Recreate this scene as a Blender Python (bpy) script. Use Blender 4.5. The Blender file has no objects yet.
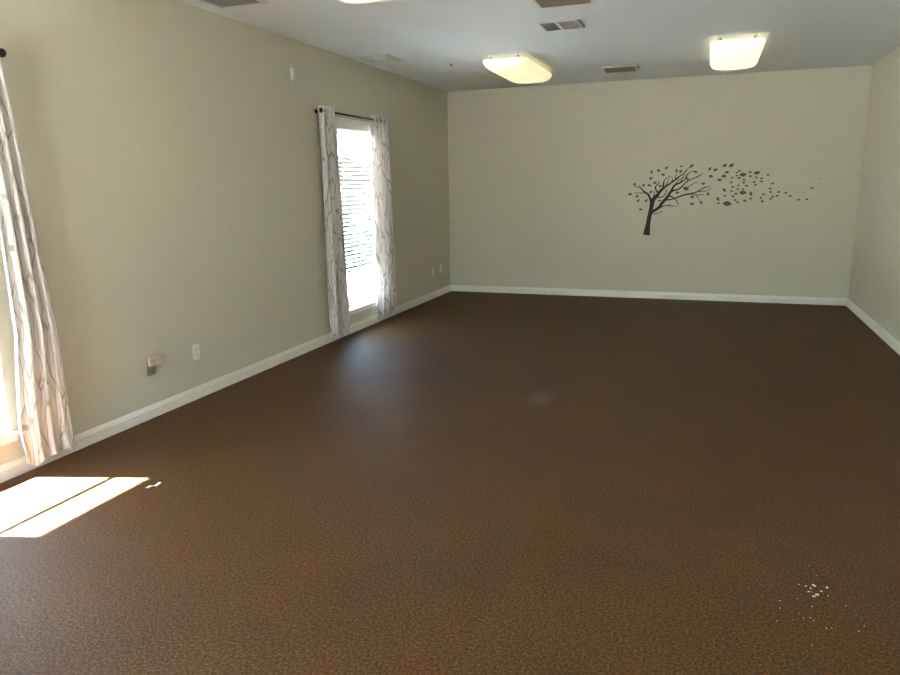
import bpy, bmesh, math, random
from mathutils import Vector, Matrix
random.seed(7)
SC = bpy.context.scene
COL = SC.collection
PI = math.pi
W, H, YR = 5.084, 2.74, -11.2          # room width, height, rear wall

# light and exposure
SUN, SKY, EXPO = 60.0, 0.7, 3.3

# the wall tree: leaves as (x, z, angle, length), boughs as lines of (x, z, half width), metres on the back wall
LEAVES=[(2.533,1.466,100,0.046),(2.645,1.454,45,0.046),(2.716,1.451,0,0.046),(2.737,1.616,95,0.046),(2.822,1.631,-25,0.046),(2.917,1.663,40,0.046),(2.881,1.579,-20,0.046),(2.731,1.538,40,0.046),(2.784,1.482,25,0.046),(2.851,1.441,0,0.046),(2.738,1.368,45,0.046),(2.482,1.343,20,0.051),(2.57,1.317,45,0.046),(2.587,1.262,45,0.046),(2.686,1.261,45,0.046),(2.849,1.258,0,0.039),(3.039,1.626,95,0.046),(3.092,1.678,0,0.035),(3.091,1.617,40,0.046),(3.215,1.681,45,0.055),(3.266,1.607,-20,0.046),(3.364,1.462,0,0.046),(3.061,1.357,-5,0.046),(3.162,1.404,-20,0.073),(3.426,1.336,-55,0.046),(3.243,1.301,-25,0.046),(3.244,1.216,0,0.051),(3.353,1.233,-45,0.046),(3.176,1.526,-30,0.039),(2.621,1.149,-5,0.046),(3.431,1.641,50,0.048),(3.496,1.627,35,0.051),(3.448,1.55,-10,0.051),(3.601,1.678,35,0.054),(3.677,1.677,35,0.062),(3.63,1.594,-5,0.051),(3.599,1.549,5,0.058),(3.552,1.504,0,0.051),(3.771,1.609,20,0.037),(3.745,1.588,20,0.031),(3.746,1.552,15,0.031),(3.696,1.527,0,0.035),(3.773,1.525,0,0.039),(3.686,1.473,0,0.035),(3.816,1.563,5,0.077),(3.895,1.59,0,0.039),(3.902,1.543,5,0.039),(3.972,1.582,15,0.069),(3.967,1.527,0,0.035),(4.027,1.516,10,0.035),(4.026,1.48,0,0.035),(3.947,1.473,40,0.035),(3.965,1.441,35,0.035),(3.832,1.499,0,0.035),(3.83,1.466,0,0.035),(3.771,1.435,20,0.034),(3.709,1.417,0,0.035),(3.865,1.429,5,0.037),(3.765,1.391,0,0.035),(3.696,1.369,-10,0.035),(3.827,1.389,0,0.032),(3.752,1.336,-5,0.04),(3.719,1.306,-20,0.037),(3.829,1.348,0,0.077),(3.92,1.333,-70,0.052),(3.922,1.275,-10,0.035),(3.856,1.251,-15,0.042),(3.747,1.258,-10,0.035),(3.778,1.232,0,0.034),(3.613,1.381,-50,0.052),(3.625,1.312,0,0.035),(3.546,1.274,-50,0.052),(3.555,1.221,-10,0.035),(3.658,1.216,-5,0.096),(4.063,1.324,0,0.035),(4.036,1.284,-20,0.035),(4.055,1.242,0,0.04),(4.096,1.554,-5,0.035),(4.152,1.452,-5,0.035),(4.132,1.392,-15,0.035),(4.14,1.352,-5,0.035),(4.228,1.351,15,0.035),(4.214,1.307,0,0.035),(4.307,1.343,0,0.035),(4.359,1.303,0,0.035),(4.166,1.297,-20,0.035),(4.146,1.271,0,0.035),(4.452,1.257,0,0.035),(4.542,1.262,0,0.035),(4.589,1.391,0,0.035),(4.564,1.417,0,0.013),(4.469,1.352,0,0.013),(4.515,1.341,0,0.013),(4.647,1.414,0,0.013),(4.678,1.377,0,0.013),(4.62,1.455,0,0.013),(4.668,1.501,0,0.013),(4.677,1.441,0,0.013),(4.22,1.404,0,0.013),(4.237,1.604,0,0.013)]
BOUGHS={'trunk':[[(2.706,0.823,0.0432),(2.712,0.891,0.0357),(2.72,0.96,0.0282),(2.728,1.027,0.0266),(2.741,1.104,0.0266),(2.752,1.171,0.0249),(2.76,1.23,0.0266),(2.773,1.271,0.0257),(2.792,1.3,0.0241),(2.822,1.325,0.0207)]],'a':[[(2.754,1.217,0.0191),(2.733,1.284,0.0133),(2.706,1.336,0.0124),(2.674,1.36,0.0108),(2.636,1.39,0.0083),(2.601,1.428,0.0062),(2.572,1.428,0.0049),(2.538,1.441,0.0037)],[(2.683,1.356,0.0058),(2.608,1.356,0.0045),(2.533,1.361,0.0037)],[(2.601,1.428,0.0041),(2.591,1.461,0.0029)]],'b':[[(2.766,1.234,0.0116),(2.772,1.292,0.0083),(2.782,1.342,0.0053),(2.778,1.38,0.0033)],[(2.761,1.259,0.0066),(2.727,1.305,0.0041),(2.722,1.318,0.0024)]],'c':[[(2.808,1.3,0.0216),(2.827,1.338,0.0191),(2.861,1.387,0.0174),(2.908,1.428,0.0116),(2.971,1.472,0.0099),(3.04,1.524,0.0099),(3.102,1.575,0.0058),(3.136,1.608,0.0045),(3.169,1.648,0.0037),(3.207,1.675,0.0029)],[(2.822,1.358,0.0099),(2.79,1.425,0.0074),(2.825,1.474,0.0053),(2.83,1.506,0.0033)],[(2.886,1.412,0.0116),(2.89,1.473,0.0091),(2.898,1.514,0.0049),(2.935,1.545,0.0041),(2.974,1.562,0.0029)],[(2.908,1.428,0.0058),(2.938,1.489,0.0045),(2.944,1.53,0.0029)],[(2.971,1.472,0.0058),(2.997,1.517,0.0041),(2.983,1.554,0.0029)],[(3.036,1.522,0.0058),(3.029,1.561,0.0045),(3.045,1.59,0.0033)],[(2.833,1.298,0.0066),(2.897,1.316,0.0058),(2.927,1.374,0.0045),(2.909,1.409,0.0029)],[(3.102,1.575,0.0041),(3.129,1.574,0.0029)]],'d':[[(2.763,1.116,0.0191),(2.791,1.133,0.0182),(2.846,1.175,0.0182),(2.885,1.233,0.0191),(2.946,1.309,0.0166),(2.983,1.373,0.0141),(3.024,1.447,0.0116),(3.083,1.475,0.0091),(3.137,1.51,0.0066),(3.165,1.567,0.0062),(3.195,1.599,0.0049),(3.246,1.618,0.0037)],[(3.024,1.447,0.0058),(3.058,1.495,0.0045),(3.134,1.555,0.0033)],[(3.083,1.475,0.0045),(3.12,1.535,0.0037),(3.162,1.632,0.0024)]],'e':[[(2.976,1.361,0.0116),(3.023,1.385,0.0099),(3.071,1.397,0.0091),(3.109,1.429,0.0078),(3.147,1.47,0.0066),(3.208,1.513,0.0058),(3.3,1.552,0.0058),(3.351,1.593,0.0033)],[(3.174,1.485,0.0049),(3.163,1.543,0.0037),(3.18,1.522,0.0029)]],'f':[[(2.916,1.262,0.0099),(2.988,1.274,0.0074),(3.036,1.286,0.0083),(3.115,1.318,0.0091),(3.17,1.334,0.0091),(3.233,1.344,0.0091),(3.31,1.369,0.0049),(3.386,1.413,0.0041),(3.455,1.435,0.0029)],[(3.31,1.368,0.0041),(3.389,1.37,0.0037),(3.461,1.402,0.0029)],[(3.229,1.339,0.0049),(3.289,1.325,0.0045),(3.379,1.332,0.0033)],[(3.289,1.325,0.0033),(3.32,1.271,0.0029),(3.333,1.251,0.0024)],[(3.264,1.345,0.0033),(3.355,1.41,0.0029),(3.417,1.425,0.0024)]],'g':[[(2.946,1.307,0.0099),(2.986,1.311,0.0083),(3.032,1.282,0.0058),(3.058,1.248,0.0049),(3.085,1.199,0.0033)]],'h':[[(2.843,1.162,0.0083),(2.887,1.183,0.0062),(2.927,1.199,0.0053),(3.0,1.191,0.0045),(3.069,1.186,0.0033)],[(2.951,1.199,0.0037),(2.991,1.207,0.0029)]],'i':[[(2.77,1.085,0.0058),(2.833,1.103,0.0041),(2.885,1.126,0.0033)]],'j':[[(3.173,1.416,0.0045),(3.242,1.46,0.0041),(3.284,1.484,0.0033),(3.299,1.466,0.0029)]]}


# ------------------------------------------------------------------ materials
MATS = {}
def nodes(name):
    m = bpy.data.materials.new(name); m.use_nodes = True
    nt = m.node_tree
    b = nt.nodes['Principled BSDF']
    MATS[name] = m
    return m, nt, b
def N(nt, t, **kw):
    n = nt.nodes.new(t)
    for k, v in kw.items():
        if hasattr(n, k): setattr(n, k, v)
        else: n.inputs[k.replace('_', ' ')].default_value = v
    return n
def plain(name, col, rough=0.5, metal=0.0, spec=0.5, bump=0.0, bscale=200):
    m, nt, b = nodes(name)
    b.inputs['Base Color'].default_value = (*col, 1)
    b.inputs['Roughness'].default_value = rough
    b.inputs['Metallic'].default_value = metal
    b.inputs['Specular IOR Level'].default_value = spec
    tc = N(nt, 'ShaderNodeTexCoord')
    nz = N(nt, 'ShaderNodeTexNoise', Scale=bscale, Detail=3.0)
    nt.links.new(tc.outputs['Object'], nz.inputs['Vector'])
    mx = N(nt, 'ShaderNodeMix', data_type='RGBA')
    mx.inputs['A'].default_value = (*[c * 0.97 for c in col], 1)
    mx.inputs['B'].default_value = (*[min(1, c * 1.03) for c in col], 1)
    nt.links.new(nz.outputs['Fac'], mx.inputs['Factor'])
    nt.links.new(mx.outputs['Result'], b.inputs['Base Color'])
    if bump:
        bp = N(nt, 'ShaderNodeBump', Strength=bump, Distance=0.002)
        nt.links.new(nz.outputs['Fac'], bp.inputs['Height'])
        nt.links.new(bp.outputs['Normal'], b.inputs['Normal'])
    return m

WALL = plain('wall_paint', (0.590, 0.557, 0.447), 0.75, spec=0.3, bump=0.12, bscale=90)
CEIL = plain('ceiling_paint', (0.70, 0.72, 0.745), 0.9, spec=0.2, bump=0.15, bscale=70)
TRIM = plain('trim_white', (0.80, 0.78, 0.72), 0.45)
WINW = plain('window_white', (0.82, 0.82, 0.80), 0.4)
PLASTIC = plain('plate_white', (0.80, 0.78, 0.70), 0.4)
BEIGE = plain('beige_plastic', (0.50, 0.40, 0.28), 0.5)
TAUPE = plain('taupe_plastic', (0.33, 0.28, 0.20), 0.5)
DARK = plain('dark_slot', (0.015, 0.013, 0.012), 0.7)
ROD = plain('rod_dark_metal', (0.035, 0.028, 0.025), 0.35, metal=0.6)
VENTW = plain('vent_white', (0.62, 0.60, 0.56), 0.5)
VENTG = plain('vent_grey', (0.31, 0.30, 0.285), 0.6)
VENTD = plain('vent_dark', (0.10, 0.085, 0.07), 0.8)
VENTB = plain('vent_brown', (0.16, 0.13, 0.10), 0.6)
HOUS = plain('fixture_white', (0.70, 0.68, 0.60), 0.45)
BARK = plain('decal_bark', (0.016, 0.010, 0.006), 0.6)
LEAF = plain('decal_leaf', (0.078, 0.110, 0.034), 0.6)
PAPER = plain('paper_scrap', (0.75, 0.74, 0.72), 0.7)
CONC = plain('outdoor_concrete', (0.30, 0.30, 0.28), 0.9, bscale=8)

BOUNCE = plain('bounce_strip_grey', (0.36, 0.37, 0.37), 0.9, bscale=8)  # surface of the added light-bouncing strip outside the far window

def carpet_mat():
    m, nt, b = nodes('carpet_brown')
    tc = N(nt, 'ShaderNodeTexCoord')
    n1 = N(nt, 'ShaderNodeTexNoise', Scale=95.0, Detail=6.0, Roughness=0.9)
    n2 = N(nt, 'ShaderNodeTexNoise', Scale=1.7, Detail=4.0, Roughness=0.6)
    n3 = N(nt, 'ShaderNodeTexVoronoi', Scale=95.0)
    for n in (n1, n2, n3): nt.links.new(tc.outputs['Object'], n.inputs['Vector'])
    r = N(nt, 'ShaderNodeValToRGB')
    e = r.color_ramp.elements
    e[0].position, e[0].color = 0.40, (0.010, 0.0033, 0.0007, 1)
    e[1].position, e[1].color = 0.62, (0.215, 0.092, 0.020, 1)
    k = e.new(0.5); k.color = (0.060, 0.0225, 0.0025, 1)
    nt.links.new(n1.outputs['Fac'], r.inputs['Fac'])
    mr = N(nt, 'ShaderNodeMapRange')
    mr.inputs['From Min'].default_value = 0.3; mr.inputs['From Max'].default_value = 0.7
    mr.inputs['To Min'].default_value = 0.88; mr.inputs['To Max'].default_value = 1.12
    nt.links.new(n2.outputs['Fac'], mr.inputs['Value'])
    mu = N(nt, 'ShaderNodeMix', data_type='RGBA', blend_type='MULTIPLY'); mu.inputs['Factor'].default_value = 1
    nt.links.new(r.outputs['Color'], mu.inputs['A']); nt.links.new(mr.outputs['Result'], mu.inputs['B'])
    # a faint worn pale spot on the carpet
    sub = N(nt, 'ShaderNodeVectorMath', operation='SUBTRACT'); sub.inputs[1].default_value = (2.39, -4.77, 0)
    sc = N(nt, 'ShaderNodeVectorMath', operation='MULTIPLY'); sc.inputs[1].default_value = (8.0, 4.0, 0)
    ln = N(nt, 'ShaderNodeVectorMath', operation='LENGTH')
    nt.links.new(tc.outputs['Object'], sub.inputs[0]); nt.links.new(sub.outputs[0], sc.inputs[0]); nt.links.new(sc.outputs[0], ln.inputs[0])
    wr = N(nt, 'ShaderNodeMapRange'); wr.inputs['From Min'].default_value = 0.2; wr.inputs['From Max'].default_value = 1.0
    wr.inputs['To Min'].default_value = 0.22; wr.inputs['To Max'].default_value = 0.0
    nt.links.new(ln.outputs['Value'], wr.inputs['Value'])
    mw = N(nt, 'ShaderNodeMix', data_type='RGBA'); mw.inputs['B'].default_value = (0.30, 0.27, 0.23, 1)
    nt.links.new(wr.outputs['Result'], mw.inputs['Factor']); nt.links.new(mu.outputs['Result'], mw.inputs['A'])
    nt.links.new(mw.outputs['Result'], b.inputs['Base Color'])
    b.inputs['Roughness'].default_value = 0.63
    b.inputs['Specular IOR Level'].default_value = 0.36
    b.inputs['Sheen Weight'].default_value = 0.0
    b.inputs['Sheen Roughness'].default_value = 0.45
    b.inputs['Sheen Tint'].default_value = (0.95, 0.97, 1.0, 1)
    bp = N(nt, 'ShaderNodeBump', Strength=0.25, Distance=0.003)
    ad = N(nt, 'ShaderNodeMath', operation='ADD')
    nt.links.new(n1.outputs['Fac'], ad.inputs[0]); nt.links.new(n3.outputs['Distance'], ad.inputs[1])
    nt.links.new(ad.outputs[0], bp.inputs['Height']); nt.links.new(bp.outputs['Normal'], b.inputs['Normal'])
    return m
CARPET = carpet_mat()

def curtain_mat():
    m, nt, b = nodes('curtain_print')
    out = nt.nodes['Material Output']
    uv = N(nt, 'ShaderNodeUVMap', uv_map='cloth')
    nz = N(nt, 'ShaderNodeTexNoise', Scale=3.5, Detail=2.0)
    nt.links.new(uv.outputs['UV'], nz.inputs['Vector'])
    off = N(nt, 'ShaderNodeVectorMath', operation='SCALE'); off.inputs['Scale'].default_value = 0.10
    nt.links.new(nz.outputs['Color'], off.inputs[0])
    add = N(nt, 'ShaderNodeVectorMath', operation='ADD')
    nt.links.new(uv.outputs['UV'], add.inputs[0]); nt.links.new(off.outputs[0], add.inputs[1])
    facs = []
    for ang, sx, sy, th in ((0.07, 28.0, 2.7, 0.036), (-0.09, 21.0, 1.9, 0.034)):
        mp = N(nt, 'ShaderNodeMapping')
        mp.inputs['Rotation'].default_value = (0, 0, ang); mp.inputs['Scale'].default_value = (sx, sy, 1)
        nt.links.new(add.outputs[0], mp.inputs['Vector'])
        v = N(nt, 'ShaderNodeTexVoronoi', feature='DISTANCE_TO_EDGE', voronoi_dimensions='2D'); v.inputs['Scale'].default_value = 1.0
        nt.links.new(mp.outputs[0], v.inputs['Vector'])
        r = N(nt, 'ShaderNodeMapRange'); r.inputs['From Min'].default_value = th * 0.55; r.inputs['From Max'].default_value = th * 1.5
        r.inputs['To Min'].default_value = 1.0; r.inputs['To Max'].default_value = 0.0
        nt.links.new(v.outputs['Distance'], r.inputs['Value'])
        facs.append(r)
    mxm = N(nt, 'ShaderNodeMath', operation='MAXIMUM')
    nt.links.new(facs[0].outputs['Result'], mxm.inputs[0]); nt.links.new(facs[1].outputs['Result'], mxm.inputs[1])
    col = N(nt, 'ShaderNodeMix', data_type='RGBA')
    col.inputs['A'].default_value = (0.86, 0.84, 0.83, 1); col.inputs['B'].default_value = (0.53, 0.47, 0.44, 1)
    nt.links.new(mxm.outputs[0], col.inputs['Factor'])
    d = N(nt, 'ShaderNodeBsdfDiffuse'); t = N(nt, 'ShaderNodeBsdfTranslucent')
    nt.links.new(col.outputs['Result'], d.inputs['Color']); nt.links.new(col.outputs['Result'], t.inputs['Color'])
    ms = N(nt, 'ShaderNodeMixShader'); ms.inputs[0].default_value = 0.38
    nt.links.new(d.outputs[0], ms.inputs[1]); nt.links.new(t.outputs[0], ms.inputs[2])
    nt.links.new(ms.outputs[0], out.inputs['Surface'])
    nt.nodes.remove(b)
    return m
CLOTH = curtain_mat()

def slat_mat():
    m, nt, b = nodes('blind_white')
    out = nt.nodes['Material Output']
    tc = N(nt, 'ShaderNodeTexCoord'); nz = N(nt, 'ShaderNodeTexNoise', Scale=40.0)
    nt.links.new(tc.outputs['Object'], nz.inputs['Vector'])
    mx = N(nt, 'ShaderNodeMix', data_type='RGBA')
    mx.inputs['A'].default_value = (0.44, 0.45, 0.45, 1); mx.inputs['B'].default_value = (0.47, 0.48, 0.48, 1)
    nt.links.new(nz.outputs['Fac'], mx.inputs['Factor'])
    d = N(nt, 'ShaderNodeBsdfDiffuse'); t = N(nt, 'ShaderNodeBsdfTranslucent')
    nt.links.new(mx.outputs['Result'], d.inputs['Color']); nt.links.new(mx.outputs['Result'], t.inputs['Color'])
    ms = N(nt, 'ShaderNodeMixShader'); ms.inputs[0].default_value = 0.02
    nt.links.new(d.outputs[0], ms.inputs[1]); nt.links.new(t.outputs[0], ms.inputs[2])
    nt.links.new(ms.outputs[0], out.inputs['Surface']); nt.nodes.remove(b)
    return m
SLAT = slat_mat()

def glass_mat():
    m, nt, b = nodes('window_glass')
    out = nt.nodes['Material Output']
    tr = N(nt, 'ShaderNodeBsdfTransparent'); tr.inputs['Color'].default_value = (0.93, 0.96, 0.95, 1)
    gl = N(nt, 'ShaderNodeBsdfGlossy'); gl.inputs['Roughness'].default_value = 0.02
    lw = N(nt, 'ShaderNodeLayerWeight'); lw.inputs['Blend'].default_value = 0.5
    pw = N(nt, 'ShaderNodeMath', operation='POWER'); pw.inputs[1].default_value = 5.0
    fr = N(nt, 'ShaderNodeMath', operation='MULTIPLY_ADD'); fr.inputs[1].default_value = 0.6; fr.inputs[2].default_value = 0.04
    nt.links.new(lw.outputs['Facing'], pw.inputs[0]); nt.links.new(pw.outputs[0], fr.inputs[0])
    ms = N(nt, 'ShaderNodeMixShader')
    nt.links.new(fr.outputs[0], ms.inputs[0]); nt.links.new(tr.outputs[0], ms.inputs[1]); nt.links.new(gl.outputs[0], ms.inputs[2])
    nt.links.new(ms.outputs[0], out.inputs['Surface']); nt.nodes.remove(b)
    return m
GLASS = glass_mat()

def lamp_mat(name, col, s):
    m, nt, b = nodes(name)
    b.inputs['Base Color'].default_value = (0.75, 0.74, 0.66, 1)
    b.inputs['Roughness'].default_value = 0.25
    tc = N(nt, 'ShaderNodeTexCoord'); nz = N(nt, 'ShaderNodeTexNoise', Scale=4.0)
    nt.links.new(tc.outputs['Object'], nz.inputs['Vector'])
    mx = N(nt, 'ShaderNodeMix', data_type='RGBA')
    mx.inputs['A'].default_value = (*[c * 0.85 for c in col], 1); mx.inputs['B'].default_value = (*[c * 1.15 for c in col], 1)
    nt.links.new(nz.outputs['Fac'], mx.inputs['Factor'])
    nt.links.new(mx.outputs['Result'], b.inputs['Emission Color'])
    b.inputs['Emission Strength'].default_value = s
    return m
LAMP_DIM = lamp_mat('diffuser_dim', (1.0, 0.92, 0.50), 0.080)
LAMP_BRIGHT = lamp_mat('diffuser_bright', (1.0, 0.94, 0.60), 0.112)

# ------------------------------------------------------------------ mesh helpers
def box(bm, a, b):
    x0, y0, z0 = a; x1, y1, z1 = b
    v = [bm.verts.new(p) for p in ((x0,y0,z0),(x1,y0,z0),(x1,y1,z0),(x0,y1,z0),(x0,y0,z1),(x1,y0,z1),(x1,y1,z1),(x0,y1,z1))]
    for f in ((3,2,1,0),(4,5,6,7),(0,1,5,4),(1,2,6,5),(2,3,7,6),(3,0,4,7)):
        bm.faces.new([v[i] for i in f])
    return v
def tube(bm, p0, p1, r, n=12, r1=None):
    p0, p1 = Vector(p0), Vector(p1); d = (p1 - p0).normalized()
    a = d.orthogonal().normalized(); b = d.cross(a)
    r1 = r if r1 is None else r1
    A = [bm.verts.new(p0 + (a*math.cos(t) + b*math.sin(t)) * r) for t in [2*PI*i/n for i in range(n)]]
    B = [bm.verts.new(p1 + (a*math.cos(t) + b*math.sin(t)) * r1) for t in [2*PI*i/n for i in range(n)]]
    for i in range(n): bm.faces.new([A[i], A[(i+1) % n], B[(i+1) % n], B[i]])
    bm.faces.new(A[::-1]); bm.faces.new(B)
def lathe(bm, c, axis, prof, n=16):
    """rings of (offset along axis, radius)"""
    c = Vector(c); d = Vector(axis).normalized(); a = d.orthogonal().normalized(); b = d.cross(a)
    prev = None
    for o, r in prof:
        ring = [bm.verts.new(c + d*o + (a*math.cos(2*PI*i/n) + b*math.sin(2*PI*i/n)) * max(r, 1e-4)) for i in range(n)]
        if prev:
            for i in range(n): bm.faces.new([prev[i], prev[(i+1) % n], ring[(i+1) % n], ring[i]])
        else: bm.faces.new(ring[::-1])
        prev = ring
    bm.faces.new(prev)
def prism_x(bm, prof, y0, y1):
    """profile in (x, z) swept along y"""
    A = [bm.verts.new((x, y0, z)) for x, z in prof]; B = [bm.verts.new((x, y1, z)) for x, z in prof]
    n = len(prof)
    for i in range(n): bm.faces.new([A[i], A[(i+1) % n], B[(i+1) % n], B[i]])
    bm.faces.new(A[::-1]); bm.faces.new(B)
def obj(name, bm, mat, parent=None, smooth=False, bevel=0.0):
    bmesh.ops.recalc_face_normals(bm, faces=bm.faces)
    me = bpy.data.meshes.new(name); bm.to_mesh(me); bm.free()
    me.materials.append(mat)
    o = bpy.data.objects.new(name, me); COL.objects.link(o)
    if parent: 
        o.parent = parent
        o.matrix_parent_inverse = Matrix.Translation(-parent.location)
    if smooth:
        for p in me.polygons: p.use_smooth = True
    if bevel:
        md = o.modifiers.new('bevel', 'BEVEL'); md.width = bevel; md.segments = 2; md.limit_method = 'ANGLE'
    return o
def thing(name, loc, label, cat, group=None):
    o = bpy.data.objects.new(name, None); COL.objects.link(o)
    o.location = loc; o.empty_display_size = 0.1
    return tag(o, label, cat, group)
def tag(o, label, cat, group=None):
    o['label'] = label; o['category'] = cat
    if group: o['group'] = group
    return o
def struct(o): o['kind'] = 'structure'; return o
def boxes(name, lst, mat, parent=None, bevel=0.0):
    bm = bmesh.new()
    for a, b in lst: box(bm, a, b)
    return obj(name, bm, mat, parent, bevel=bevel)

# ------------------------------------------------------------------ room shell
WINS = [(-3.19, -2.37), (-7.78, -6.962), (-10.75, -9.75)]      # far window, near window, unseen fill-light window added behind the camera (y range)
ZS, ZT, TH = 0.22, 2.16, 0.17                # sill, head, wall thickness
struct(boxes('floor', [((-TH, YR - 0.15, -0.12), (W + 0.15, 0.15, 0))], CARPET))
struct(boxes('ceiling', [((-TH, YR - 0.15, H), (W + 0.15, 0.15, H + 0.12))], CEIL))
struct(boxes('wall_back', [((-TH, 0, 0), (W + 0.15, 0.15, H))], WALL))
struct(boxes('wall_right', [((W, YR, 0), (W + 0.15, 0, H))], WALL))
FILL_WINS = [(0.9, 1.9)]  # opening added in the unseen rear wall for fill light (x range)
lst = []
for x0, x1, solid in ((-TH, 0.9, 1), (0.9, 1.9, 0), (1.9, W + 0.15, 1)):
    if solid: lst.append(((x0, YR - 0.15, 0), (x1, YR, H)))
    else: lst += [((x0, YR - 0.15, 0), (x1, YR, 0.25)), ((x0, YR - 0.15, 2.2), (x1, YR, H))]
struct(boxes('wall_rear', lst, WALL))
ys = [YR, WINS[2][0], WINS[2][1], WINS[1][0], WINS[1][1], WINS[0][0], WINS[0][1], 0]
lst = []
for i in range(7):
    if i % 2 == 0: lst.append(((-TH, ys[i], 0), (0, ys[i+1], H)))
    else:
        lst.append(((-TH, ys[i], 0), (0, ys[i+1], ZS))); lst.append(((-TH, ys[i], ZT), (0, ys[i+1], H)))
struct(boxes('wall_left', lst, WALL))

# baseboards: flat face with a moulded cap
BP = [(0, 0), (0.017, 0), (0.017, 0.052), (0.019, 0.055), (0.019, 0.059), (0.013, 0.063), (0.011, 0.074), (0.007, 0.083), (0.006, 0.088), (0, 0.088)]
bm = bmesh.new(); prism_x(bm, BP, YR, 0); struct(obj('baseboard_left', bm, TRIM))
bm = bmesh.new(); prism_x(bm, [(W - x, z) for x, z in BP], YR, 0); struct(obj('baseboard_right', bm, TRIM))
bm = bmesh.new(); prism_x(bm, BP, 0, W)
for v in bm.verts: v.co = Vector((v.co.y, -v.co.x, v.co.z))
struct(obj('baseboard_back', bm, TRIM))

# outside ground seen blown out through the windows
struct(boxes('outdoor_ground', [((-40, -40, -0.45), (40, 30, -0.25))], CONC))

struct(boxes('added_bounce_strip', [((-7.0, -5.2, -0.26), (-TH, 2.0, -0.235))], BOUNCE))  # strip added to bounce more daylight in through the far window
# added slab, out of view, that keeps direct sun off the far window
struct(boxes('added_sun_shade', [((-3.0, -4.6, 2.42), (-TH, 0.4, 2.54))], CONC))

# ------------------------------------------------------------------ windows
def window(n, y0, y1):
    ym = (y0 + y1) / 2
    w = bpy.data.objects.new('window_%d' % n, None); COL.objects.link(w); w.location = (-0.1, ym, ZS); struct(w)
    gx0, gx1 = -0.155, -0.105
    fr = 0.03
    boxes('frame', [((-0.168, y0, ZS), (-0.10, y0 + fr, ZT)), ((-0.168, y1 - fr, ZS), (-0.10, y1, ZT)),
                    ((-0.168, y0 + fr, ZT - 0.115), (-0.10, y1 - fr, ZT)), ((-0.168, y0 + fr, ZS), (-0.10, y1 - fr, ZS + 0.045))], WINW, w, 0.003)
    ss = 0.042
    zm = 1.505
    for nm, (a, b), (x0, x1) in (('lower_sash', (ZS + 0.045, zm + 0.008), (-0.135, -0.121)), ('upper_sash', (zm + 0.008, ZT - 0.115), (-0.135, -0.121))):
        hb, ht = (0.042, 0.018) if nm == 'lower_sash' else (0.018, 0.034)
        s = boxes(nm, [((x0, y0 + fr, a), (x1, y0 + fr + ss, b)), ((x0, y1 - fr - ss, a), (x1, y1 - fr, b)),
                       ((x0, y0 + fr + ss, a), (x1, y1 - fr - ss, a + hb)), ((x0, y0 + fr + ss, b - ht), (x1, y1 - fr - ss, b))], WINW, w, 0.003)
        xm = (x0 + x1) / 2
        boxes('pane', [((xm - 0.002, y0 + fr + ss, a + hb), (xm + 0.002, y1 - fr - ss, b - ht))], GLASS, s)
    # jamb lining, stool and apron
    boxes('jamb_liner', [((-0.10, y0, ZS), (0.0, y0 + 0.012, ZT)), ((-0.10, y1 - 0.012, ZS), (0.0, y1, ZT)), ((-0.10, y0 + 0.012, ZT - 0.012), (0.0, y1 - 0.012, ZT))], WINW, w)
    boxes('sill', [((-0.10, y0, ZS), (0.022, y1, ZS + 0.022)), ((0.0, y0 - 0.03, ZS), (0.022, y0, ZS + 0.022)), ((0.0, y1, ZS), (0.022, y1 + 0.03, ZS + 0.022)), ((0.0005, y0 - 0.02, ZS - 0.03), (0.012, y1 + 0.02, ZS))], WINW, w)
    return w
window(1, *WINS[0]); window(2, *WINS[1]); window(3, *WINS[2])  # the third is out of view, added to brighten the room
for n, (x0, x1) in enumerate(FILL_WINS):
    w_ = bpy.data.objects.new('window_%d' % (n + 4), None); COL.objects.link(w_); w_.location = ((x0 + x1) / 2, YR - 0.1, 0.25); struct(w_)  # unseen rear window, added as a fill light source
    f_ = boxes('frame', [((x0, YR - 0.13, 0.25), (x0 + 0.05, YR - 0.07, 2.2)), ((x1 - 0.05, YR - 0.13, 0.25), (x1, YR - 0.07, 2.2)),
                    ((x0 + 0.05, YR - 0.13, 2.15), (x1 - 0.05, YR - 0.07, 2.2)), ((x0 + 0.05, YR - 0.13, 0.25), (x1 - 0.05, YR - 0.07, 0.30)), ((x0 + 0.05, YR - 0.12, 1.2), (x1 - 0.05, YR - 0.08, 1.24))], WINW, w_, 0.003)
    boxes('pane', [((x0 + 0.05, YR - 0.102, 0.30), (x1 - 0.05, YR - 0.098, 1.2)), ((x0 + 0.05, YR - 0.102, 1.24), (x1 - 0.05, YR - 0.098, 2.15))], GLASS, w_)

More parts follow.
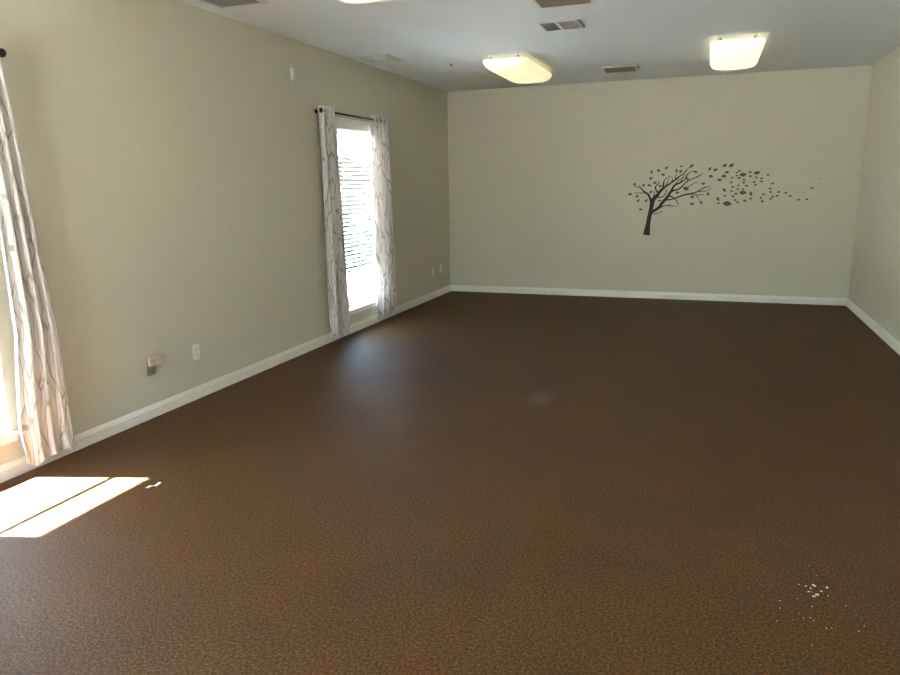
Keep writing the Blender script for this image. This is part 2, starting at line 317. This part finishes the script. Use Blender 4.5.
def blind(y0, y1, label, zbot, opens):
    ym = (y0 + y1) / 2
    t = thing('window_blind', (-0.05, ym, ZT), label, 'blind', 'white slatted blinds in the two windows')
    a, b = y0 + 0.02, y1 - 0.02
    xc = -0.052
    boxes('headrail', [((xc - 0.03, a, ZT - 0.06), (xc + 0.024, b, ZT - 0.013))], WINW, t, 0.002)
    bm = bmesh.new()
    prism_x(bm, [(xc + 0.026, ZT - 0.105), (xc + 0.032, ZT - 0.105), (xc + 0.036, ZT - 0.09), (xc + 0.032, ZT - 0.086), (xc + 0.032, ZT - 0.05), (xc + 0.037, ZT - 0.03), (xc + 0.037, ZT - 0.014), (xc + 0.026, ZT - 0.014)], a, b)
    obj('valance', bm, WINW, t)
    bm = bmesh.new()
    pitch, wd, th = 0.0425, 0.049, 0.0028
    z, k = ZT - 0.135, 0
    while z > zbot + 0.03:
        ang = math.radians(opens(k))
        dx, dz = math.cos(ang) * wd / 2, -math.sin(ang) * wd / 2     # room-side edge hangs lower
        nx, nz = math.sin(ang) * th / 2, math.cos(ang) * th / 2
        prism_x(bm, [(xc - dx - nx, z - dz - nz), (xc + dx - nx, z + dz - nz), (xc + dx + nx, z + dz + nz), (xc + nx * 1.9, z + nz * 1.9), (xc - dx + nx, z - dz + nz)], a, b)
        z -= pitch; k += 1
    obj('slat_panel', bm, SLAT, t)
    boxes('bottom_rail', [((xc - 0.012, a, zbot - 0.006), (xc + 0.012, b, zbot + 0.014))], WINW, t, 0.003)
    for q in (0.16, 0.84):
        y = a + (b - a) * q
        bm = bmesh.new()
        tube(bm, (xc + 0.027, y, ZT - 0.06), (xc + 0.027, y, zbot), 0.0012, 6)
        tube(bm, (xc - 0.027, y, ZT - 0.06), (xc - 0.027, y, zbot), 0.0012, 6)
        obj('ladder_cord', bm, WINW, t)
    bm = bmesh.new(); tube(bm, (xc + 0.040, b - 0.07, ZT - 0.15), (xc + 0.040, b - 0.07, ZT - 0.85), 0.004, 8)
    obj('tilt_wand', bm, WINW, t)
    return t
blind(*WINS[0], 'white slatted blind in the far window between two curtain panels', 0.625, lambda k: 10 if k < 6 else -50)
blind(*WINS[1], 'white slatted blind in the near window at the left edge above the sun patch', 0.30, lambda k: 68 if k < 5 else 61)

# ------------------------------------------------------------------ curtains
def lerp(tab, z):
    if z >= tab[0][0]: return tab[0][1]
    for (z0, v0), (z1, v1) in zip(tab, tab[1:]):
        if z >= z1: return v1 + (v0 - v1) * (z - z1) / (z0 - z1)
    return tab[-1][1]
RODZ, RODX = 2.176, 0.085
def curtain(left, right, ztop, zbot, folds, label, seed, puff=0.0, depth=1.0):
    """left / right: tables of (z, y) for the two edges, from the top down"""
    rnd = random.Random(seed)
    ph = [rnd.uniform(-0.5, 0.5) for _ in range(6)]
    nu, nv = 120, 90
    t = thing('curtain', (RODX, (left[0][1] + right[0][1]) / 2, zbot), label, 'curtain', 'white printed curtain panels')
    bm = bmesh.new(); uvl = bm.loops.layers.uv.new('cloth')
    width = folds * 0.16
    grid = []
    for j in range(nv + 1):
        v = j / nv; dep = depth
        z = ztop + (zbot - ztop) * v
        yl, yr = lerp(left, z), lerp(right, z)
        row = []
        for i in range(nu + 1):
            u = i / nu
            amp = dep * (0.026 + 0.010 * v + 0.008 * math.sin(3.1 * v + ph[0] * 6 + u * 4)) * (1 - 0.35 * math.exp(-((v - 0.97) / 0.03) ** 2))
            wob = 0.35 * v * math.sin(2.2 * v + ph[1] * 6 + u * 5) + 0.25 * v * math.sin(6 * v + ph[2] * 6 + 9 * u)
            p = -2 * PI * (u * folds) + wob
            x = RODX + amp * math.sin(p) + 0.006 * math.sin(2.3 * p + ph[3] * 6) * v
            x += puff * max(0, v - 0.93) / 0.07
            y = yl + (yr - yl) * (u + 0.22 / (2 * PI * folds) * math.sin(2 * p) * (0.5 + 0.5 * v)) + 0.012 * v * math.sin(5 * v + ph[4] * 8)
            zz = z + 0.006 * math.sin(p + 1.0) * v + (0.012 * math.sin(1.3 * p + ph[5] * 9) if j == nv else 0)
            row.append((bm.verts.new((max(0.03, x), y, zz)), u * width, z))
        grid.append(row)
    for j in range(nv):
        for i in range(nu):
            q = [grid[j][i], grid[j][i+1], grid[j+1][i+1], grid[j+1][i]]
            f = bm.faces.new([a[0] for a in q])
            for lp, a in zip(f.loops, q): lp[uvl].uv = (a[1] + seed * 1.7, a[2])
    o = obj('cloth', bm, CLOTH, t, smooth=True)
    md = o.modifiers.new('thickness', 'SOLIDIFY'); md.thickness = 0.0018; md.offset = 0
    yl, yr = left[0][1], right[0][1]
    for k in range(1, 2 * folds):           # eyelets where the cloth crosses the rod
        y = yl + (yr - yl) * k / (2 * folds)
        bm = bmesh.new()
        R, r, n, m_ = 0.021, 0.004, 18, 6
        ring = [[bm.verts.new((RODX + (R + r * math.cos(b)) * math.cos(a), y + r * math.sin(b), RODZ + (R + r * math.cos(b)) * math.sin(a)))
                 for b in [2*PI*s/m_ for s in range(m_)]] for a in [2*PI*s/n for s in range(n)]]
        for a in range(n):
            for b in range(m_):
                bm.faces.new([ring[a][b], ring[(a+1) % n][b], ring[(a+1) % n][(b+1) % m_], ring[a][(b+1) % m_]])
        obj('eyelet', bm, VENTW, t, smooth=True)
    return t
curtain([(2.2, -3.655), (0.1, -3.61)], [(2.2, -3.42), (0.05, -3.275)], 2.222, 0.05, 4,
        'white curtain panel with brown twig print, left side of the far window', 1)
curtain([(2.2, -2.60), (0.05, -2.59)], [(2.2, -2.215), (0.05, -2.15)], 2.222, 0.055, 4,
        'white curtain panel with brown twig print, right side of the far window', 2)
curtain([(2.2, -6.96), (1.3, -6.925), (0.76, -6.915), (0.3, -6.965), (0.05, -6.965)], [(2.2, -6.80), (1.455, -6.737), (0.74, -6.67), (0.05, -6.668)], 2.222, 0.06, 3,
        'white curtain panel with twig print glowing in sunlight at the left edge of the view', 3, 0.012, 0.7)

def rod(y0, y1, label, plain_end=False):
    t = thing('curtain_rod', (0, (y0 + y1) / 2, RODZ), label, 'curtain rod', 'dark curtain rods')
    bm = bmesh.new(); tube(bm, (RODX, y0, RODZ), (RODX, y1, RODZ), 0.009, 14); obj('pole', bm, ROD, t, True)
    for y, s in ((y0, -1), (y1, 1)):
        bm = bmesh.new()
        if plain_end and s > 0:
            lathe(bm, (RODX, y, RODZ), (0, s, 0), [(-0.010, 0.010), (0.004, 0.010), (0.006, 0.008)]); obj('end_cap', bm, ROD, t, True)
            bm = bmesh.new(); lathe(bm, (0.0005, y - 0.03, RODZ), (1, 0, 0), [(0, 0.022), (0.006, 0.022), (0.008, 0.008), (RODX - 0.012, 0.008), (RODX, 0.010)]); obj('bracket', bm, ROD, t)
            continue
        lathe(bm, (RODX, y, RODZ), (0, s, 0), [(-0.004, 0.012), (0.006, 0.014), (0.010, 0.011), (0.016, 0.018), (0.026, 0.0225), (0.036, 0.0215), (0.045, 0.014), (0.049, 0.003)])
        obj('finial', bm, ROD, t, True)
        bm = bmesh.new(); yb = y - s * 0.03
        lathe(bm, (0.0005, yb, RODZ), (1, 0, 0), [(0, 0.022), (0.006, 0.022), (0.008, 0.008), (RODX - 0.012, 0.008), (RODX, 0.011)])
        obj('bracket', bm, ROD, t)
rod(-3.60, -2.26, 'dark metal curtain rod with a round finial above the far window', True)
rod(-8.15, -6.805, 'dark curtain rod with a round finial at the left edge of the view')

# ------------------------------------------------------------------ ceiling lights
def rrect(cx, cy, hx, hy, r, n=8):
    pts = []
    for sx, sy, a0 in ((1, 1, 0), (-1, 1, 90), (-1, -1, 180), (1, -1, 270)):
        for k in range(n + 1):
            a = math.radians(a0 + 90 * k / n)
            pts.append((cx + sx * (hx - r) + r * math.cos(a), cy + sy * (hy - r) + r * math.sin(a)))
    return pts
def ceiling_light(cx, cy, mat, label):
    t = thing('ceiling_light', (cx, cy, H), label, 'ceiling light', 'fluorescent ceiling lights')
    boxes('housing', [((cx - 0.17, cy - 0.60, H - 0.055), (cx + 0.17, cy + 0.60, H))], HOUS, t, 0.006)
    bm = bmesh.new()
    hx, hy = 0.225, 0.635
    levels = [(-0.043, hx - 0.03, hy - 0.03, 0.05), (-0.040, hx, hy, 0.07), (-0.052, hx + 0.004, hy + 0.004, 0.075), (-0.078, hx - 0.001, hy - 0.001, 0.08), (-0.105, hx - 0.018, hy - 0.025, 0.09),
              (-0.126, hx - 0.045, hy - 0.06, 0.10), (-0.136, hx - 0.085, hy - 0.11, 0.10), (-0.139, hx - 0.13, hy - 0.2, 0.08)]
    prev = None
    for dz, ax, ay, r in levels:
        ring = [bm.verts.new((x, y, H + dz)) for x, y in rrect(cx, cy, ax, ay, r)]
        if prev:
            n = len(ring)
            for i in range(n): bm.faces.new([prev[i], prev[(i+1) % n], ring[(i+1) % n], ring[i]])
        prev = ring
    bm.faces.new(prev)
    obj('diffuser', bm, mat, t, True)
    for s in (-1, 1):
        for q in (-1, 1):
            bm = bmesh.new(); lathe(bm, (cx + q * 0.14, cy + s * 0.60, H - 0.028), (0, s, 0), [(0, 0.012), (0.012, 0.012), (0.016, 0.006)])
            obj('latch', bm, VENTG, t, True)
ceiling_light(1.475, -1.83, LAMP_DIM, 'dim yellowish cushion-shaped ceiling light, left of the two near the back wall')
ceiling_light(3.600, -1.87, LAMP_BRIGHT, 'bright cushion-shaped ceiling light above the wall tree, right of the back pair')
ceiling_light(1.420, -5.83, LAMP_BRIGHT, 'ceiling light cut off by the top edge of the picture')

# ------------------------------------------------------------------ ceiling vents
def vent_frame(t, x0, x1, y0, y1, m, d, mat=None):
    boxes('frame', [((x0, y0, H - d), (x0 + m, y1, H)), ((x1 - m, y0, H - d), (x1, y1, H)), ((x0 + m, y0, H - d), (x1 - m, y0 + m, H)), ((x0 + m, y1 - m, H - d), (x1 - m, y1, H))], mat or VENTW, t, 0.002)
def slats_x(t, x0, x1, y0, y1, n, d, mat, tilt=0.5, name='louver_panel'):
    """louvres running along x, spaced along y"""
    bm = bmesh.new(); st = (y1 - y0) / n
    for k in range(n):
        y = y0 + st * (k + 0.5); w_ = st * 0.42
        v = box(bm, (x0, y - w_, H - d), (x1, y + w_, H - d + 0.002))
        for q in v: q.co.z += (q.co.y - y) * tilt
    return obj(name, bm, mat, t)
def slats_y(t, x0, x1, y0, y1, n, d, mat, tilt=0.5, name='louver_panel'):
    bm = bmesh.new(); st = (x1 - x0) / n
    for k in range(n):
        x = x0 + st * (k + 0.5); w_ = st * 0.42
        v = box(bm, (x - w_, y0, H - d), (x + w_, y1, H - d + 0.002))
        for q in v: q.co.z += (q.co.x - x) * tilt
    return obj(name, bm, mat, t)
G = 'ceiling vents'
# two-panel register
t = thing('ceiling_vent', (2.24, -3.52, H), 'white ceiling register with two grey louvre panels and a side lever', 'vent', G)
vent_frame(t, 2.085, 2.395, -3.68, -3.345, 0.018, 0.010)
boxes('backing', [((2.09, -3.69, H - 0.002), (2.39, -3.35, H))], VENTG, t)
boxes('divider', [((2.222, -3.68, H - 0.012), (2.242, -3.355, H))], VENTW, t)
slats_x(t, 2.097, 2.222, -3.678, -3.357, 14, 0.007, VENTG); slats_x(t, 2.242, 2.37, -3.678, -3.357, 14, 0.007, VENTG)
boxes('lever', [((2.405, -3.66, H - 0.016), (2.418, -3.40, H - 0.004))], VENTG, t, 0.002)
# return grille at the top edge
t = thing('ceiling_vent', (2.41, -4.45, H), 'dark brown return grille cut off by the top edge', 'vent', G)
vent_frame(t, 2.215, 2.62, -4.79, -4.19, 0.028, 0.010)
boxes('backing', [((2.235, -4.77, H - 0.002), (2.60, -4.21, H))], VENTD, t)
slats_x(t, 2.243, 2.592, -4.762, -4.218, 14, 0.007, VENTB, -0.9)
# small supply register near the back wall
t = thing('ceiling_vent', (2.43, -1.08, H), 'small white ceiling register between the two back lights', 'vent', G)
vent_frame(t, 2.24, 2.62, -1.22, -0.94, 0.03, 0.016)
boxes('backing', [((2.26, -1.20, H - 0.002), (2.60, -0.96, H))], VENTD, t)
slats_x(t, 2.27, 2.59, -1.19, -0.97, 5, 0.022, VENTB, -0.7)
boxes('lever', [((2.62, -1.19, H - 0.014), (2.635, -1.0, H - 0.003))], VENTG, t, 0.002)
# square diffuser by the left wall
t = thing('ceiling_vent', (0.29, -2.72, H), 'white square ceiling diffuser close to the left wall above the far window', 'vent', G)
vent_frame(t, 0.11, 0.45, -2.91, -2.54, 0.022, 0.010, VENTW)
boxes('backing', [((0.125, -2.895, H - 0.0015), (0.435, -2.555, H))], VENTD, t)
vent_frame(t, 0.155, 0.405, -2.865, -2.585, 0.040, 0.012, VENTW)
boxes('damper_plate', [((0.215, -2.80, H - 0.012), (0.345, -2.65, H - 0.002))], CEIL, t)
# register at the top left
t = thing('ceiling_vent', (0.34, -5.27, H), 'grey louvred ceiling register cut off at the top left', 'vent', G)
vent_frame(t, 0.15, 0.53, -5.48, -5.055, 0.03, 0.012)
boxes('backing', [((0.175, -5.455, H - 0.002), (0.505, -5.08, H))], VENTD, t)
slats_x(t, 0.18, 0.50, -5.45, -5.085, 12, 0.008, VENTG, 0.6)
# small fitting
t = thing('sprinkler_head', (0.82, -2.13, H), 'tiny pale ceiling fitting with a dark tip, left of the dim light', 'sprinkler')
bm = bmesh.new(); lathe(bm, (0.80, -2.13, H), (0, 0, -1), [(0, 0.034), (0.004, 0.033), (0.007, 0.026)]); obj('escutcheon', bm, VENTW, t, True)
bm = bmesh.new(); lathe(bm, (0.815, -2.13, H - 0.006), (0, 0, -1), [(0, 0.008), (0.012, 0.006), (0.013, 0.010), (0.016, 0.010)]); obj('deflector', bm, DARK, t, True)

# ------------------------------------------------------------------ wall fittings
def outlet(y, z, label, cat='outlet', face=True, mat=None, fm=None):
    t = thing('wall_outlet', (0, y, z), label, cat, 'wall plates low on the left wall')
    boxes('plate', [((0, y - 0.037, z - 0.059), (0.006, y + 0.037, z + 0.059))], mat or PLASTIC, t, 0.003)
    if face:
        for dz in (-0.024, 0.024):
            s = boxes('socket', [((0.005, y - 0.017, z + dz - 0.015), (0.009, y + 0.017, z + dz + 0.015))], fm or mat or PLASTIC, t, 0.003)
            boxes('slot', [((0.0088, y - 0.008, z + dz - 0.002), (0.0093, y - 0.006, z + dz + 0.007)), ((0.0088, y + 0.006, z + dz - 0.002), (0.0093, y + 0.008, z + dz + 0.007)), ((0.0088, y - 0.002, z + dz - 0.010), (0.0093, y + 0.002, z + dz - 0.006))], DARK, s)
    bm = bmesh.new(); lathe(bm, (0.0055, y, z), (1, 0, 0), [(0, 0.004), (0.0015, 0.003)]); obj('screw', bm, VENTG, t)
    return t
outlet(-5.472, 0.342, 'white duplex outlet on the left wall, right of the tan adapter')
outlet(-0.68, 0.353, 'white wall outlet near the back corner, the lower of two plates')
outlet(-0.387, 0.370, 'narrow white wall plate nearest the back left corner', 'wall plate', False)
outlet(-5.925, 0.345, 'taupe duplex outlet on the left wall with a tan adapter plugged in', mat=TAUPE)
t = thing('plug_adapter', (0.009, -5.90, 0.38), 'tan plug-in adapter on the taupe outlet on the left wall', 'adapter')
boxes('body', [((0.0095, -5.955, 0.352), (0.030, -5.90, 0.408))], BEIGE, t, 0.004)
boxes('side_block', [((0.010, -5.90, 0.352), (0.052, -5.835, 0.410))], BEIGE, t, 0.005)
boxes('slot', [((0.0298, -5.94, 0.375), (0.0303, -5.937, 0.387)), ((0.0298, -5.918, 0.375), (0.0303, -5.915, 0.387))], DARK, t)
t = thing('wall_sensor', (0, -3.957, 2.448), 'small white vertical sensor box high on the left wall', 'sensor')
boxes('case', [((0, -3.977, 2.395), (0.022, -3.937, 2.502))], PLASTIC, t, 0.006)
boxes('lens', [((0.0215, -3.967, 2.41), (0.024, -3.947, 2.44))], VENTW, t, 0.001)

# ------------------------------------------------------------------ wall decal
t = thing('tree_wall_decal', (2.72, 0, 0.82), 'black windswept tree decal with green leaves blowing right on the back wall', 'wall decal')
def ribbon(bm, pts, d0, d1):
    """flat tapering vinyl strip with a real thickness; pts = (x, z, half width)"""
    L, R = [], []
    for i, (x, z, w_) in enumerate(pts):
        a = pts[max(0, i - 1)]; b = pts[min(len(pts) - 1, i + 1)]
        dx, dz = b[0] - a[0], b[1] - a[1]; l = math.hypot(dx, dz) or 1
        nx, nz = -dz / l, dx / l
        L.append((x + nx * w_, z + nz * w_)); R.append((x - nx * w_, z - nz * w_))
    for i in range(len(pts) - 1):
        q = [L[i], L[i+1], R[i+1], R[i]]
        A = [bm.verts.new((x, d0, z)) for x, z in q]; B = [bm.verts.new((x, d1, z)) for x, z in q]
        bm.faces.new(A); bm.faces.new(B[::-1])
        for k in range(4): bm.faces.new([A[k], A[(k+1) % 4], B[(k+1) % 4], B[k]])
def smooth_line(pts, n=4):
    if len(pts) < 3: return pts
    out = []
    for i in range(len(pts) - 1):
        p0, p1, p2, p3 = pts[max(0, i-1)], pts[i], pts[i+1], pts[min(len(pts)-1, i+2)]
        for k in range(n):
            s = k / n
            out.append(tuple(0.5 * (2*p1[c] + (p2[c]-p0[c])*s + (2*p0[c]-5*p1[c]+4*p2[c]-p3[c])*s*s + (3*p1[c]-p0[c]-3*p2[c]+p3[c])*s**3) for c in range(3)))
    out.append(pts[-1]); return out
for key, lines in BOUGHS.items():
    bm = bmesh.new()
    for pl in lines: ribbon(bm, smooth_line(pl, 5), -0.0012, 0.0)
    obj('trunk' if key == 'trunk' else 'branch', bm, BARK, t)
for x, z, ang, ln in LEAVES:
    bm = bmesh.new()
    ln *= 1.15; a = math.radians(ang); ca, sa = math.cos(a), math.sin(a)
    prof = [(-0.5, 0.0), (-0.36, 0.14), (-0.15, 0.23), (0.08, 0.22), (0.3, 0.12), (0.5, 0.0), (0.3, -0.13), (0.08, -0.22), (-0.15, -0.21), (-0.36, -0.12)]
    A = [bm.verts.new((x + (p*ca - 1.2*q*sa) * ln, -0.0014, z + (p*sa + 1.2*q*ca) * ln)) for p, q in prof]
    B = [bm.verts.new((v.co.x, 0, v.co.z)) for v in A]
    n = len(A); bm.faces.new(A); bm.faces.new(B[::-1])
    for i in range(n): bm.faces.new([A[i], A[(i+1) % n], B[(i+1) % n], B[i]])
    obj('leaf', bm, LEAF, t)

# ------------------------------------------------------------------ scraps on the carpet
bm = bmesh.new()
pts = [(-0.018, -0.030, 0.006), (-0.006, -0.012, 0.012), (0.008, 0.006, 0.006), (0.016, 0.030, 0.016)]
A = [bm.verts.new((0.834 + x - 0.010, -6.869 + y, z)) for x, y, z in pts]; B = [bm.verts.new((0.834 + x + 0.012, -6.869 + y - 0.006, z + 0.003)) for x, y, z in pts]
for i in range(3): bm.faces.new([A[i], A[i+1], B[i+1], B[i]])
o = obj('paper_scrap', bm, PAPER); md = o.modifiers.new('thickness', 'SOLIDIFY'); md.thickness = 0.001
tag(o, 'small crumpled white paper scrap on the carpet beside the sun patch', 'litter')
bm = bmesh.new(); rr = random.Random(3)
spots = [(3.899, -6.827, .006), (3.943, -6.827, .005), (3.876, -6.877, .004), (3.902, -6.89, .006), (3.885, -6.85, .004), (3.92, -6.86, .004), (3.87, -6.84, .004), (3.89, -6.905, .005)]
for _ in range(26): spots.append((3.88 + rr.gauss(0, .07), -7.0 + rr.gauss(0, .10), rr.uniform(.001, .0025)))
for x, y, s in spots:
    a = rr.uniform(0, PI); c, d = math.cos(a), math.sin(a)
    v = box(bm, (-s, -s * 0.5, 0), (s, s * 0.5, s * 0.6))
    for q in v: q.co = Vector((x + q.co.x * c - q.co.y * d, y + q.co.x * d + q.co.y * c, q.co.z + 0.0005))
o = obj('crumbs', bm, PAPER); o['kind'] = 'stuff'; tag(o, 'pale crumbs scattered on the brown carpet at the lower right', 'crumbs')

# ------------------------------------------------------------------ light
w = bpy.data.worlds.new('sky'); SC.world = w; w.use_nodes = True
nt = w.node_tree; bg = nt.nodes['Background']
sky = nt.nodes.new('ShaderNodeTexSky'); sky.sky_type = 'NISHITA'; sky.sun_disc = False
sky.sun_elevation = math.radians(65.5); sky.sun_rotation = math.radians(-106.4 + 180)
sky.air_density = 1.0; sky.dust_density = 1.0
nt.links.new(sky.outputs[0], bg.inputs['Color']); bg.inputs['Strength'].default_value = SKY
sd = Vector((0.96, 0.282, -2.2)).normalized()
ld = bpy.data.lights.new('sun', 'SUN'); ld.energy = SUN; ld.angle = math.radians(0.53); ld.color = (1.0, 0.97, 0.94)
lo = bpy.data.objects.new('sun', ld); COL.objects.link(lo)
lo.rotation_euler = sd.to_track_quat('-Z', 'Y').to_euler(); lo.location = (-3, -8, 8)

# ------------------------------------------------------------------ camera
cd = bpy.data.cameras.new('camera'); cd.sensor_width = 36.0; cd.lens = 709.39 * 36 / 900; cd.clip_start = 0.05
co = bpy.data.objects.new('camera', cd); COL.objects.link(co)
R_ = Vector((0.941249, 0.33736337, -0.01537132)); U_ = Vector((-0.05702241, 0.20362616, 0.97738674)); F_ = Vector((-0.33286449, 0.91908778, -0.21090019))
M = Matrix((R_, U_, -F_)).transposed().to_4x4(); M.translation = Vector((3.444129, -9.558674, 1.501398))
co.matrix_world = M
SC.camera = co
vs = SC.view_settings; SC.display_settings.display_device = 'sRGB'
vs.view_transform = 'Standard'; vs.look = 'None'; vs.gamma = 1.0; vs.use_curve_mapping = False
vs.exposure = EXPO
SC.cycles.use_denoising = True
SC.cycles.max_bounces = 10; SC.cycles.diffuse_bounces = 8; SC.cycles.transparent_max_bounces = 16
SC.cycles.sample_clamp_indirect = 6.0
